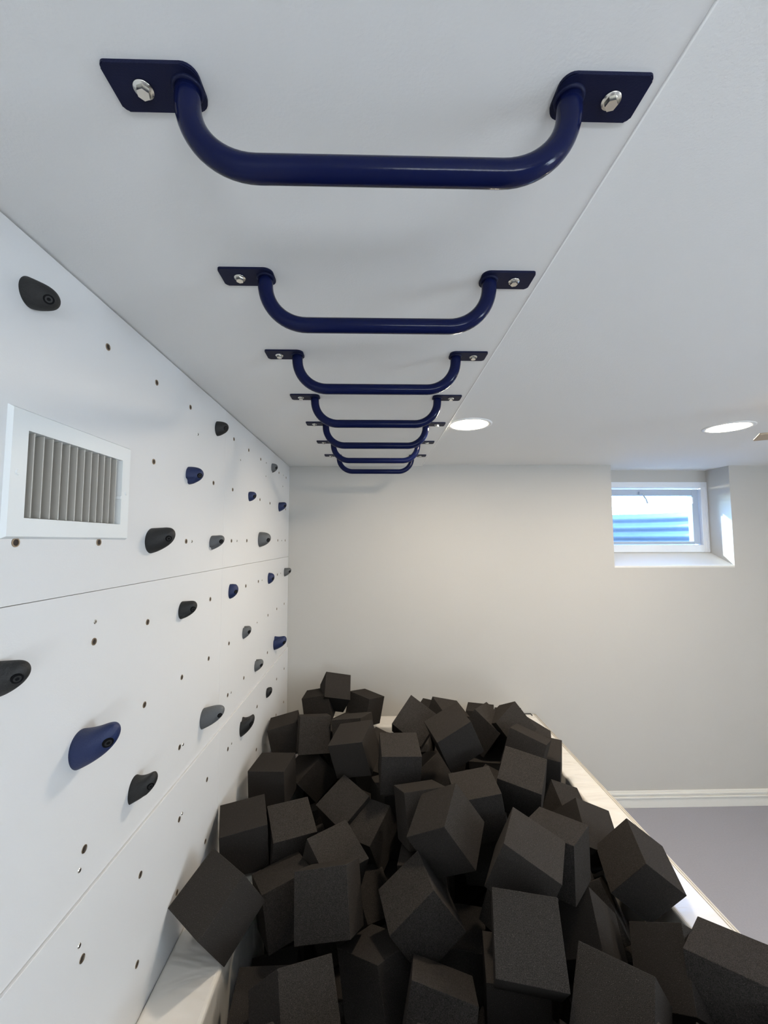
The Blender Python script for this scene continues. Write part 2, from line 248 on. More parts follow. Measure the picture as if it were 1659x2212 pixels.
DEEP = [
  ([0.26, 1.999, 0.683], [0.9287, -0.1752, -0.2314, 0.2308], 'half buried foam cube showing just below the speckled cube'),
  ([0.535, 1.92, 0.643], [0.8612, 0.0713, 0.1128, 0.4905], 'half buried foam cube showing just above the cube behind the central one'),
  ([0.259, 1.762, 0.664], [0.982, -0.1127, 0.1352, 0.0684], ''),
  ([-0.076, 0.826, 0.724], [0.9178, -0.2139, -0.041, 0.332], ''),
  ([-0.181, 2.303, 0.692], [0.9726, -0.0692, 0.0795, 0.2074], 'half buried foam cube showing just below the upright cube below the corner stack'),
  ([0.657, 2.361, 0.701], [0.8477, 0.0455, -0.0134, 0.5284], ''),
  ([0.575, 2.162, 0.631], [0.8114, -0.0144, -0.05, 0.5821], 'half buried foam cube showing just below the corner poking left of the brown sloping cube'),
  ([0.216, 2.214, 0.689], [0.9807, 0.1487, -0.083, -0.0964], 'half buried foam cube showing just left of the speckled cube'),
  ([0.019, 2.128, 0.629], [0.8923, -0.0092, -0.0915, 0.4419], 'half buried foam cube showing just below the tipped forward three faced cube'),
  ([0.455, 1.354, 0.656], [0.9121, 0.0263, 0.1755, 0.3695], 'half buried foam cube showing just left of the large upright cube'),
  ([0.419, 1.598, 0.655], [0.9836, -0.0063, -0.0686, -0.1669], 'half buried foam cube showing just left of the palest sloping cube'),
  ([0.497, 2.476, 0.681], [0.8925, -0.1706, 0.2379, 0.343], ''),
  ([0.17, 1.474, 0.637], [0.9881, -0.1275, -0.0443, -0.074], 'half buried foam cube showing just below the big bluish faced central cube'),
  ([0.086, 1.866, 0.662], [0.9827, -0.0031, -0.0008, 0.1852], 'half buried foam cube showing just left of the thin topped cube'),
  ([0.235, 2.416, 0.629], [0.9736, -0.0386, -0.0203, 0.224], ''),
  ([0.375, 2.152, 0.665], [0.7818, 0.0547, 0.0796, 0.616], 'half buried foam cube showing just right of the level cube with a lighter top'),
  ([0.025, 2.336, 0.63], [0.9027, 0.0969, -0.0872, 0.41], 'half buried foam cube showing just right of the tipped forward three faced cube'),
  ([0.599, 1.731, 0.639], [0.9994, -0.0075, 0.0019, 0.0341], ''),
  ([-0.18, 2.496, 0.655], [0.9587, 0.0597, -0.0716, 0.2687], ''),
  ([0.38, 0.907, 0.634], [0.9268, -0.3014, -0.2114, 0.0741], 'half buried foam cube showing just right of the dark bottom cube'),
  ([0.637, 1.538, 0.646], [0.9326, -0.2651, -0.0775, 0.2324], ''),
  ([0.537, 0.751, 0.768], [0.9579, 0.0013, -0.042, 0.2839], ''),
  ([0.879, 0.802, 0.762], [0.8442, -0.1115, -0.2317, 0.4703], ''),
  ([0.147, 0.799, 0.75], [0.8259, -0.0812, -0.0993, 0.549], ''),
  ([0.864, 2.4, 0.633], [0.7333, -0.0162, -0.001, 0.6797], ''),
  ([0.223, 1.657, 0.508], [0.7855, -0.0008, -0.0002, 0.6189], 'half buried foam cube showing just right of the cube with a lit right edge'),
  ([0.785, 2.113, 0.527], [0.7744, 0.0461, -0.0422, 0.6296], ''),
  ([0.835, 1.215, 0.541], [0.8708, 0.1396, -0.0994, 0.4609], ''),
  ([0.011, 2.548, 0.541], [0.8256, 0.1465, -0.1752, 0.516], ''),
  ([-0.297, 1.932, 0.504], [0.9439, -0.1974, -0.0259, 0.2633], 'half buried foam cube showing just left of the diamond topped cube'),
  ([0.419, 1.771, 0.536], [0.6572, 0.025, -0.2782, 0.7], ''),
  ([-0.057, 1.994, 0.506], [0.7453, 0.289, -0.0916, 0.5939], ''),
  ([0.234, 2.22, 0.515], [0.8876, 0.1313, -0.0461, 0.4391], ''),
  ([0.712, 2.286, 0.526], [0.9734, -0.0201, -0.0042, 0.228], ''),
  ([-0.31, 1.617, 0.49], [0.9899, -0.0172, 0.0807, 0.1151], ''),
  ([0.637, 1.127, 0.505], [0.6969, -0.2517, -0.078, 0.667], ''),
  ([0.504, 1.534, 0.49], [0.9129, -0.2207, -0.3121, 0.143], 'half buried foam cube showing just left of the cube behind the palest one'),
  ([0.462, 2.43, 0.494], [0.9909, 0.0188, -0.0972, 0.0915], ''),
  ([0.622, 2.478, 0.502], [0.7153, 0.0242, -0.0126, 0.6983], ''),
  ([0.272, 1.383, 0.496], [0.7799, -0.0021, -0.0091, 0.6259], 'half buried foam cube showing just above the bottom middle cube'),
  ([0.453, 1.33, 0.489], [0.9914, 0.0019, 0.0722, 0.1095], 'half buried foam cube showing just left of the biggest bottom cube'),
  ([-0.15, 2.26, 0.499], [0.9894, -0.0364, 0.0026, 0.1403], 'half buried foam cube showing just above the diamond topped cube'),
  ([0.366, 1.98, 0.534], [0.8226, 0.0039, -0.0196, 0.5682], ''),
  ([-0.31, 2.401, 0.508], [0.9933, 0.0788, -0.01, 0.0841], ''),
  ([0.121, 1.861, 0.49], [0.7435, -0.1728, -0.0037, 0.646], 'half buried foam cube showing just below the sloping shadowed cube'),
  ([0.247, 2.593, 0.498], [0.9774, 0.0523, -0.1971, 0.0549], ''),
  ([0.832, 0.999, 0.496], [0.8839, 0.0049, 0.0113, 0.4675], ''),
  ([0.801, 2.57, 0.489], [0.9659, 0.0474, -0.2224, 0.124], ''),
  ([-0.301, 1.187, 0.504], [0.6746, 0.0287, 0.0175, 0.7374], 'half buried foam cube showing just left of the bottom left cube'),
  ([-0.175, 1.778, 0.512], [0.9389, 0.0523, 0.05, 0.3365], 'half buried foam cube showing just above the rotated square faced cube'),
  ([0.141, 2.099, 0.49], [0.9198, 0.0889, -0.073, 0.3752], ''),
  ([0.687, 0.828, 0.681], [0.9271, -0.0023, 0.0097, 0.3746], ''),
  ([0.426, 2.216, 0.493], [0.9976, -0.0353, 0.0357, -0.0471], ''),
  ([0.615, 1.695, 0.49], [0.7949, -0.0237, 0.0284, 0.6057], ''),
  ([-0.258, 0.888, 0.662], [0.7557, -0.1547, -0.1985, 0.6046], ''),
  ([0.477, 1.017, 0.493], [0.8173, 0.1645, 0.0651, 0.5485], 'half buried foam cube showing just below the large upright cube'),
  ([-0.25, 2.577, 0.508], [0.9975, 0.0285, -0.0015, 0.0643], ''),
  ([0.719, 1.912, 0.313], [0.8898, -0.0396, 0.0427, 0.4526], ''),
  ([0.222, 2.108, 0.335], [0.9256, -0.0576, -0.1175, 0.3551], ''),
  ([-0.191, 1.825, 0.329], [0.9486, -0.0549, -0.2253, 0.2151], ''),
  ([0.262, 1.61, 0.308], [0.8064, -0.0284, 0.1017, 0.5818], ''),
  ([0.516, 2.153, 0.294], [0.9089, -0.0465, 0.1614, 0.3817], ''),
  ([0.32, 1.163, 0.373], [0.923, 0.06, -0.144, 0.3518], 'half buried foam cube showing just left of the dark bottom cube'),
  ([0.455, 1.86, 0.324], [0.9372, 0.1682, 0.2849, 0.1107], 'half buried foam cube showing just below the cube behind the central one'),
  ([-0.163, 2.015, 0.304], [0.9547, -0.1946, 0.1178, 0.1917], ''),
  ([0.627, 1.519, 0.336], [0.7809, 0.0228, 0.0447, 0.6227], ''),
  ([0.001, 2.372, 0.304], [0.9577, 0.0972, -0.0441, 0.2671], ''),
  ([-0.128, 1.578, 0.336], [0.9634, 0.1651, -0.0569, 0.2033], 'half buried foam cube showing just below the dark flat faced cube'),
  ([-0.107, 1.337, 0.355], [0.9499, -0.1778, -0.02, 0.2561], 'half buried foam cube showing just left of the wedge topped cube'),
  ([0.632, 1.319, 0.385], [0.9648, 0.0004, 0.0002, 0.2631], 'half buried foam cube showing just below the cube with narrow blue face'),
  ([0.393, 2.379, 0.307], [0.7933, 0.0004, -0.0007, 0.6088], ''),
  ([-0.144, 2.536, 0.331], [0.8987, -0.0019, 0.0314, 0.4375], ''),
  ([0.187, 1.866, 0.309], [0.8709, -0.0142, 0.0373, 0.4899], ''),
  ([0.822, 1.715, 0.336], [0.8099, 0.0936, 0.1319, 0.5638], ''),
  ([0.799, 2.425, 0.328], [0.8684, 0.2703, 0.0816, 0.4075], ''),
  ([0.229, 1.433, 0.305], [0.884, 0.0333, -0.0426, 0.4644], ''),
  ([0.853, 1.485, 0.347], [0.8083, -0.001, 0.0114, 0.5887], 'half buried foam cube showing just above the biggest bottom cube'),
  ([-0.286, 2.423, 0.319], [0.9604, 0.105, 0.2255, 0.1251], 'half buried foam cube showing just below the bluish slanting cube'),
  ([0.045, 2.267, 0.455], [0.9564, 0.1067, -0.0877, 0.2574], ''),
  ([0.51, 2.542, 0.349], [0.9982, 0.0002, -0.0001, 0.0598], ''),
  ([0.812, 1.257, 0.336], [0.9085, 0.001, 0.0411, 0.4158], ''),
  ([-0.277, 1.263, 0.289], [0.7631, -0.0806, -0.0127, 0.6411], ''),
  ([0.023, 1.174, 0.377], [0.9629, 0.1359, -0.1271, 0.1956], ''),
  ([0.07, 1.541, 0.304], [0.9593, 0.0929, -0.1067, 0.2443], ''),
  ([-0.196, 2.234, 0.3], [0.7847, 0.0048, 0.0084, 0.6198], ''),
  ([0.142, 2.488, 0.305], [0.8775, 0.0312, -0.3198, 0.356], ''),
  ([0.704, 1.971, 0.457], [0.8894, -0.0103, -0.0102, 0.4569], ''),
  ([0.406, 1.344, 0.305], [0.9807, 0.0507, -0.0737, 0.1737], ''),
  ([0.809, 2.191, 0.34], [0.9544, -0.2076, 0.0671, 0.2036], ''),
  ([0.628, 1.703, 0.298], [0.851, -0.016, -0.0181, 0.5245], ''),
  ([-0.317, 1.453, 0.301], [0.6659, -0.0314, -0.1008, 0.7385], 'half buried foam cube showing just above the bottom left cube'),
  ([0.457, 1.548, 0.289], [0.7524, -0.0395, -0.0573, 0.655], ''),
  ([0.212, 2.321, 0.293], [0.9547, 0.0192, 0.0102, 0.2967], ''),
  ([0.033, 1.682, 0.426], [0.9191, 0.1777, 0.3072, 0.1711], 'half buried foam cube showing just above the squeezed shadowed cube'),
  ([0.62, 2.35, 0.288], [0.9882, 0.1488, -0.0087, -0.0358], ''),
  ([0.016, 2.013, 0.307], [0.7777, 0.0364, -0.036, 0.6266], ''),
  ([-0.329, 2.6, 0.305], [0.9985, 0.0094, -0.0407, -0.0346], ''),
  ([0.615, 2.127, 0.484], [0.8677, -0.0126, -0.004, 0.4969], ''),
  ([0.172, 1.255, 0.367], [0.9309, -0.1354, -0.1723, 0.2921], ''),
  ([-0.295, 1.639, 0.303], [0.8011, -0.0294, -0.0224, 0.5974], 'half buried foam cube showing just below the cube beside the bare white patch'),
  ([0.667, 2.581, 0.349], [0.7301, -0.0439, 0.0854, 0.6766], ''),
  ([0.401, 2.051, 0.356], [0.9087, -0.0246, 0.008, 0.4167], ''),
  ([-0.33, 0.75, 0.338], [0.9805, 0.1217, -0.1523, 0.0249], ''),
  ([-0.33, 0.95, 0.338], [0.999, -0.0341, -0.0271, -0.0129], ''),
  ([-0.158, 0.75, 0.338], [0.997, -0.0531, -0.0175, 0.0529], ''),
  ([-0.158, 0.95, 0.338], [0.9986, 0.0348, 0.0055, 0.0402], ''),
  ([0.014, 0.75, 0.338], [0.9935, -0.0981, 0.0037, -0.0577], ''),
  ([0.186, 0.75, 0.338], [0.9991, -0.0358, -0.0193, 0.0135], ''),
  ([0.186, 0.95, 0.338], [0.9912, 0.0344, -0.0747, -0.1035], ''),
  ([0.358, 0.75, 0.338], [0.9971, -0.0587, -0.048, 0.0026], ''),
  ([0.53, 0.75, 0.338], [0.9997, 0.02, 0.007, 0.0083], ''),
  ([0.702, 0.75, 0.338], [0.9896, 0.0609, 0.1301, -0.0016], ''),
  ([0.702, 0.95, 0.338], [0.9987, -0.023, 0.01, 0.0441], ''),
  ([0.874, 0.75, 0.338], [0.9985, -0.0041, -0.0494, 0.0215], ''),
  ([0.874, 0.95, 0.338], [0.9994, -0.0336, -0.0109, 0.0025], ''),
  ([-0.33, 0.75, 0.128], [0.9939, -0.0048, -0.0339, 0.1044], ''),
  ([-0.33, 0.95, 0.128], [0.997, 0.0125, -0.0606, -0.0472], ''),
  ([-0.33, 1.15, 0.128], [0.9905, -0.0034, 0.1373, -0.0107], ''),
  ([-0.33, 1.35, 0.128], [0.9995, 0.0076, 0.0308, -0.0024], ''),
  ([-0.33, 1.55, 0.128], [0.9892, 0.1363, -0.0318, 0.0445], ''),
  ([-0.33, 1.75, 0.128], [0.9968, 0.0096, 0.0372, -0.0705], ''),
  ([-0.33, 1.95, 0.128], [0.9943, 0.1059, -0.0073, 0.002], ''),
  ([-0.33, 2.15, 0.128], [0.9969, -0.056, -0.0437, 0.0338], ''),
  ([-0.33, 2.35, 0.128], [0.9946, 0.0591, 0.0451, 0.0724], ''),
  ([-0.33, 2.55, 0.128], [0.9978, 0.0428, 0.0017, 0.0502], ''),
  ([-0.158, 0.75, 0.128], [0.9984, 0.0356, -0.006, 0.0435], ''),
  ([-0.158, 0.95, 0.128], [0.9967, 0.0771, 0.0141, -0.0213], ''),
  ([-0.158, 1.15, 0.128], [0.9925, 0.043, 0.1138, -0.0126], ''),
  ([-0.158, 1.35, 0.128], [0.9973, -0.0055, -0.0082, 0.0733], ''),
  ([-0.158, 1.55, 0.128], [0.9911, -0.1099, 0.0219, 0.0713], ''),
  ([-0.158, 1.75, 0.128], [0.9943, -0.0487, 0.0892, 0.0321], ''),
  ([-0.158, 1.95, 0.128], [0.9951, -0.0329, 0.0122, -0.0919], ''),
  ([-0.158, 2.35, 0.128], [0.9921, 0.1104, -0.0049, 0.0595], ''),
  ([0.014, 0.75, 0.128], [0.9943, 0.0114, -0.0689, -0.0807], ''),
  ([0.014, 0.95, 0.128], [0.9938, 0.0219, -0.0389, -0.1015], ''),
  ([0.014, 1.15, 0.128], [0.9974, -0.041, 0.0516, -0.0284], ''),
  ([0.014, 1.35, 0.128], [0.9942, 0.056, 0.0915, 0.0019], ''),
  ([0.014, 1.75, 0.128], [0.9979, 0.0528, 0.0161, 0.0328], ''),
  ([0.014, 1.95, 0.128], [0.9991, -0.0266, 0.018, -0.0283], ''),
  ([0.014, 2.15, 0.128], [0.9924, -0.0195, -0.0773, -0.0941], ''),
  ([0.014, 2.35, 0.128], [0.9957, -0.0289, -0.0664, -0.0574], ''),
  ([0.186, 0.75, 0.128], [0.9966, 0.0555, -0.0379, 0.0466], ''),
  ([0.186, 0.95, 0.128], [0.9967, 0.0214, -0.0411, 0.0661], ''),
  ([0.186, 1.35, 0.128], [0.9946, -0.037, 0.089, -0.0389], ''),
  ([0.186, 1.55, 0.128], [0.9911, -0.0707, 0.0926, -0.0643], ''),
  ([0.186, 1.75, 0.128], [0.9961, 0.0122, 0.0869, 0.0069], ''),
  ([0.186, 1.95, 0.128], [0.9987, -0.0048, 0.0061, 0.0503], ''),
  ([0.186, 2.35, 0.128], [0.9885, 0.1394, -0.0201, -0.0547], ''),
  ([0.186, 2.55, 0.128], [0.9986, 0.0441, -0.0238, 0.0173], ''),
  ([0.358, 0.75, 0.128], [0.9967, 0.0079, 0.07, -0.0394], ''),
  ([0.358, 1.15, 0.128], [0.994, 0.092, -0.0408, -0.042], ''),
  ([0.358, 1.35, 0.128], [0.9967, -0.073, 0.0348, 0.0107], ''),
  ([0.358, 1.95, 0.128], [0.9992, 0.0246, -0.007, -0.0311], ''),
  ([0.358, 2.15, 0.128], [0.9984, -0.0147, 0.0515, -0.0161], ''),
  ([0.358, 2.35, 0.128], [0.994, 0.0646, 0.0348, 0.0806], ''),
  ([0.358, 2.55, 0.128], [0.9922, 0.0487, -0.0038, -0.1143], ''),
  ([0.53, 0.75, 0.128], [0.9987, 0.0179, 0.0473, 0.0098], ''),
  ([0.53, 0.95, 0.128], [0.9988, 0.0334, -0.0283, -0.0228], ''),
  ([0.53, 1.15, 0.128], [0.995, -0.0564, 0.0816, 0.0095], ''),
  ([0.53, 1.35, 0.128], [0.9963, -0.0295, -0.0798, -0.0092], ''),
  ([0.53, 1.55, 0.128], [0.9949, 0.0864, 0.0277, -0.0434], ''),
  ([0.53, 1.75, 0.128], [0.9909, 0.0855, 0.0855, 0.0587], ''),
  ([0.53, 1.95, 0.128], [0.9959, 0.0473, 0.0692, 0.0326], ''),
  ([0.53, 2.55, 0.128], [0.9972, 0.0423, 0.0588, -0.0206], ''),
  ([0.702, 0.75, 0.128], [0.998, 0.0271, 0.0449, 0.0346], ''),
  ([0.702, 0.95, 0.128], [0.9976, -0.0324, -0.0085, 0.0611], ''),
  ([0.702, 1.15, 0.128], [0.997, 0.0766, 0.0059, 0.0046], ''),
  ([0.702, 1.35, 0.128], [0.996, 0.012, 0.0622, -0.0632], ''),
  ([0.702, 1.55, 0.128], [0.9946, -0.0796, 0.0074, -0.0663], ''),
  ([0.702, 1.75, 0.128], [0.9989, -0.0352, 0.0052, 0.0289], ''),
  ([0.702, 1.95, 0.128], [0.9911, -0.0641, 0.048, -0.1061], ''),
  ([0.702, 2.15, 0.128], [0.9921, 0.0326, -0.0944, -0.0763], ''),
  ([0.702, 2.35, 0.128], [0.9978, 0.0385, -0.0244, -0.0477], ''),
  ([0.702, 2.55, 0.128], [0.9992, -0.0267, 0.0279, -0.0032], ''),
  ([0.874, 0.75, 0.128], [0.9971, -0.0018, 0.0632, -0.0429], ''),
  ([0.874, 0.95, 0.128], [0.9967, -0.0283, -0.0313, 0.0701], ''),
  ([0.874, 1.15, 0.128], [0.9953, 0.0594, 0.0771, -0.002], ''),
  ([0.874, 1.35, 0.128], [0.9984, -0.0094, 0.0511, -0.0237], ''),
  ([0.874, 1.55, 0.128], [0.9969, 0.0498, 0.0434, -0.0419], ''),
  ([0.874, 1.75, 0.128], [0.9946, -0.005, -0.0071, 0.1038], ''),
  ([0.874, 1.95, 0.128], [0.988, 0.1546, -0.006, 0.0008], ''),
  ([0.874, 2.15, 0.128], [0.9906, -0.1365, 0.0127, -0.0004], ''),
  ([0.874, 2.35, 0.128], [0.9924, -0.0642, 0.047, -0.0937], ''),
  ([0.874, 2.55, 0.128], [0.9971, -0.0129, 0.0083, -0.0749], ''),
]
NUTS = [(0.92, 2.219), (1.13, 2.219), (1.343, 2.219), (1.761, 2.218), (1.965, 2.217), (2.166, 2.215), (2.568, 2.213), (2.77, 2.214), (1.542, 2.003), (1.748, 2.004), (2.154, 2.004), (2.358, 2.004), (2.759, 2.002), (1.321, 1.789), (1.736, 1.791), (1.942, 1.792), (2.345, 1.794), (2.547, 1.795), (2.747, 1.795), (1.517, 1.581), (1.929, 1.584), (2.131, 1.585), (2.54, 1.587), (2.74, 1.381), (2.531, 1.381), (2.325, 1.379), (1.718, 1.375), (2.316, 1.176), (1.511, 1.372), (1.306, 1.373), (1.91, 1.172), (2.529, 0.967), (2.737, 0.966), (1.711, 1.171), (2.177, 0.967), (2.746, 0.756), (2.536, 0.759), (0.896, 1.578), (1.1, 1.37), (1.302, 1.166), (1.3, 0.958), (1.103, 1.579), (1.715, 0.962), (2.128, 0.76), (1.509, 0.959), (1.507, 0.754), (1.301, 0.752), (1.091, 0.958), (0.886, 1.164), (1.093, 0.75), (0.885, 0.956), (0.691, 1.787), (0.904, 1.787), (1.121, 2.002)]
SCREWS = [(1.369, 2.147), (1.805, 2.147), (2.235, 2.217), (2.657, 2.217), (2.231, 2.143), (2.647, 2.143), (1.348, 1.789), (1.785, 1.791), (2.638, 1.794), (2.195, 1.585), (2.622, 1.588), (2.118, 1.381), (1.756, 1.167), (2.118, 0.967), (1.33, 1.163), (1.325, 0.963), (0.898, 1.619), (1.759, 0.963), (0.886, 1.131), (0.887, 0.989)]
HOLDS = {
  'H1': ([0.6918, 2.2153, 0.0286, 0.0473], 'black', 'down'),  # 0.0
  'H2': ([1.5344, 2.212, 0.0273, 0.0417], 'black', 'd'),  # 0.0
  'H3': ([1.3146, 1.998, 0.0285, 0.0444], 'navy', 'd'),  # 0.0
  'H4': ([1.1048, 1.7903, 0.0339, 0.0611], 'black', 'up'),  # 0.0
  'H5': ([1.512, 1.7837, 0.026, 0.0449], 'grey', 'up'),  # 0.0
  'H6': ([2.1381, 1.7977, 0.0389, 0.0564], 'grey', 'd'),  # 0.0
  'H7': ([1.9494, 2.0017, 0.0239, 0.0322], 'navy', 'd'),  # 0.0
  'H8': ([2.3706, 2.2127, 0.0265, 0.0311], 'grey', 'd'),  # 0.0
  'H9': ([2.5578, 2.002, 0.0284, 0.0455], 'navy', 'up'),  # 0.0
  'H10': ([1.7217, 1.5851, 0.0306, 0.0307], 'navy', 'd'),  # 0.0
  'H11': ([2.3361, 1.5824, 0.0304, 0.0311], 'navy', 'd'),  # 0.0
  'H12': ([2.741, 1.5859, 0.0269, 0.0432], 'grey', 'up'),  # 0.0
  'H13': ([1.2945, 1.5776, 0.0273, 0.0446], 'black', 'up'),  # 0.0
  'H14': ([1.9087, 1.3767, 0.0276, 0.0327], 'grey', 'up'),  # 0.0
  'H15': ([2.4982, 1.1862, 0.0408, 0.0701], 'navy', 'up'),  # 0.0
  'H16': ([2.1086, 1.1714, 0.0287, 0.0376], 'grey', 'up'),  # 0.0
  'H17': ([2.3189, 0.9653, 0.0276, 0.033], 'black', 'up'),  # 0.0
  'H18': ([1.8924, 0.9711, 0.0405, 0.0596], 'black', 'up2'),  # 0.0
  'H19': ([1.4789, 1.1787, 0.033, 0.0719], 'grey', 'up2'),  # 0.0
  'H20': ([0.8726, 1.3726, 0.0389, 0.0744], 'navy', 'up2'),  # 0.0
  'H21': ([1.0709, 1.1793, 0.032, 0.0539], 'black', 'up2'),  # 0.0
  'H22': ([0.6753, 1.5725, 0.0281, 0.0461], 'black', 'up'),  # 0.0
}

CLAB = {'c1': 'charcoal foam cube highest in the back left corner, tilted on two others',
 'c10': 'large foam cube in the centre with a bluish right face and reddish left face',
 'c11': 'foam cube with brownish top just behind and right of the central bluish faced cube',
 'c12': 'foam cube with the lightest grey sloping face, right of the pile centre',
 'c13': 'foam cube with light grey top wedged directly behind the palest sloping cube',
 'c14': 'large foam cube standing on end facing the camera, front and right of centre',
 'c15': 'foam cube with brown sloping front, upper right of pile, under a darker tilted one',
 'c16': 'dark brown foam cube peeking over the sloping brown cube at upper right',
 'c18': 'foam cube next to the right padded wall with a tall shaded face below its top',
 'c19': 'foam cube corner poking out between the speckled cube and the brown sloping cube',
 'c2': 'charcoal foam cube tucked beneath the tilted highest cube in the back left corner',
 'c20': 'foam cube tilted like a roof ridge near the far right corner of the pit',
 'c21': 'dark foam cube leaning on the right padded wall behind the roof shaped cube',
 'c22': 'small looking foam cube by the back wall just left of the roof shaped cube',
 'c22b': 'foam cube against back wall almost hidden behind the roof shaped cube',
 'c23': 'foam cube with the most speckled brownish top, tipped forward at upper middle',
 'c25': 'dark reddish foam cube balanced on its corner left of the speckled cube',
 'c26': 'foam cube behind the speckled cube with a grey top edge against the back wall',
 'c27': 'dark foam cube corner showing as a small triangle behind the speckled cube',
 'c29': 'foam cube buried under the speckled cube, only its top edge showing',
 'c3': 'charcoal foam cube against the back pad, just right of the highest cube',
 'c30': 'foam cube with a flat grey top against the climbing wall, left edge of pile',
 'c32': 'dark bluish foam cube slanting down in the shadow left of the tipped forward cube',
 'c33': 'foam cube touching the climbing wall just behind the one resting on the left pad',
 'c35': 'foam cube with square brown top, second from the climbing wall at mid pile',
 'c36': 'foam cube with a diamond shaped top left of the pile centre',
 'c37': 'foam cube whose sloping face dips into shadow left of the central cube',
 'c38': 'foam cube rotated with a light square face, just behind the big dark flat faced cube',
 'c39': 'foam cube with a long slanted top beside the small patch of bare white pad',
 'c4': 'charcoal foam cube touching the climbing wall, nearest the back left corner',
 'c40': 'large foam cube with dark flat front and thin light top, lower left of pile',
 'c41': 'shadowed foam cube squeezed between the dark flat faced cube and its right neighbour',
 'c42': 'large foam cube tilted with brown left face and lit right edge, lower centre',
 'c43': 'foam cube resting on the white left pad beside the climbing wall, front left',
 'c44': 'nearest foam cube at the lower left bottom edge, with a wide front face',
 'c45': 'foam cube with a wedge of light top at the bottom edge, left of centre',
 'c46': 'foam cube at the bottom edge in the middle with a warm brown top',
 'c48': 'dark foam cube at the bottom edge directly under the large upright cube',
 'c49': 'foam cube with a narrow blue grey right face, right of the large upright cube',
 'c5': 'upright foam cube facing front, squarely below the back left corner stack',
 'c50': 'dark foam cube with a thin purplish edge left of the one overhanging the right pad',
 'c51': 'foam cube overhanging the right padded wall with black underside and blue grey side',
 'c52': 'dark foam cube below the one overhanging the right padded wall',
 'c53': 'foam cube at the lower right edge of the picture with a long grey top',
 'c54': 'largest looking foam cube at the bottom edge, right of the large upright cube',
 'c57': 'foam cube with smooth grey face beside the bright part of the right padded wall',
 'c58': 'dark foam cube whose triangle shaped corner rises behind the second light grey topped cube',
 'c59': 'dark navy looking foam cube pressed into the right pad below the tall shaded cube',
 'c6': 'foam cube mostly hidden behind the large tipped cube left of the bare back pad',
 'c7': 'foam cube tipped forward with three broad faces, below the bare gap in the back pad',
 'c8': 'level foam cube with lighter flat top, centred below the bare stretch of back pad',
 'c9': 'foam cube showing a thin light top, left of and behind the big central tilted cube'}
HLAB = {'H1': 'black climbing hold highest and nearest the camera, above the vent',
 'H10': 'navy climbing hold just right of the vertical seam, below the upper horizontal seam',
 'H11': 'tiny looking navy climbing hold beside the last grey hold under the upper seam',
 'H12': 'grey climbing hold at the back corner just below the upper horizontal seam',
 'H13': 'black climbing hold below the large black one, left of the vertical seam',
 'H14': 'grey notched climbing hold in the middle panel, right of the vertical seam',
 'H15': 'wide navy climbing hold nearest the back corner above the lower seam',
 'H16': 'grey climbing hold just above the lower seam, past the vertical seam',
 'H17': 'small black climbing hold in the lowest far panel, near the back corner',
 'H18': 'black curved climbing hold in the lowest far panel, just above the foam cubes',
 'H19': 'large grey oval climbing hold at the crossing of vertical and lower seams',
 'H2': 'black rounded climbing hold in the top row, close under the ceiling panel',
 'H20': 'large navy elongated climbing hold in the middle panel, nearest the bottom left',
 'H21': 'black curved climbing hold below and right of the large navy elongated one',
 'H22': 'black climbing hold cut off by the left edge of the picture',
 'H3': 'navy climbing hold in the second row, right of the air vent',
 'H4': 'large black climbing hold level with the bottom of the air vent',
 'H5': 'grey climbing hold left of the vertical seam, same row as the large black one',
 'H6': 'broad grey climbing hold right of the vertical seam in the upper panel',
 'H7': 'small navy rounded climbing hold in the second row, past the vertical seam',
 'H8': 'small grey climbing hold high up near the back corner, top row',
 'H9': 'small navy climbing hold near the back corner in the second row'}


# ---------------- room shell ----------------
XL = -.591; D = 2.857; ZC = 2.3248; ZB = 2.3128; XR = 3.6; YF = -2.6
struct('floor', B(-.75, XR + .15, YF - .15, D + .4, -.1, 0), M['floor'])
struct('ceiling', B(-.75, XR + .15, YF - .15, D + .4, ZC, ZC + .1), M['ceiling'])
struct('wall_left', B(-.75, XL - .0195, YF - .15, D + .2, 0, ZC), M['side'])
struct('wall_right', B(XR, XR + .15, YF - .15, D + .2, 0, ZC), M['side'])
struct('wall_front', B(-.75, XR + .15, YF - .15, YF, 0, ZC), M['side'])
# back wall with the basement window opening that runs up to the ceiling
WX0, WX1, YB = 1.684, 2.543, 3.067
bm = B(-.75, WX0, D, D + .3, 0, ZC)
box(bm, WX1, XR + .15, D, D + .3, 0, ZC)
box(bm, WX0, WX1, D, D + .3, 0, 1.6)
box(bm, WX0, WX1, YB, D + .3, 2.222, ZC)          # header over the window
struct('wall_back', bm, M['wall'])
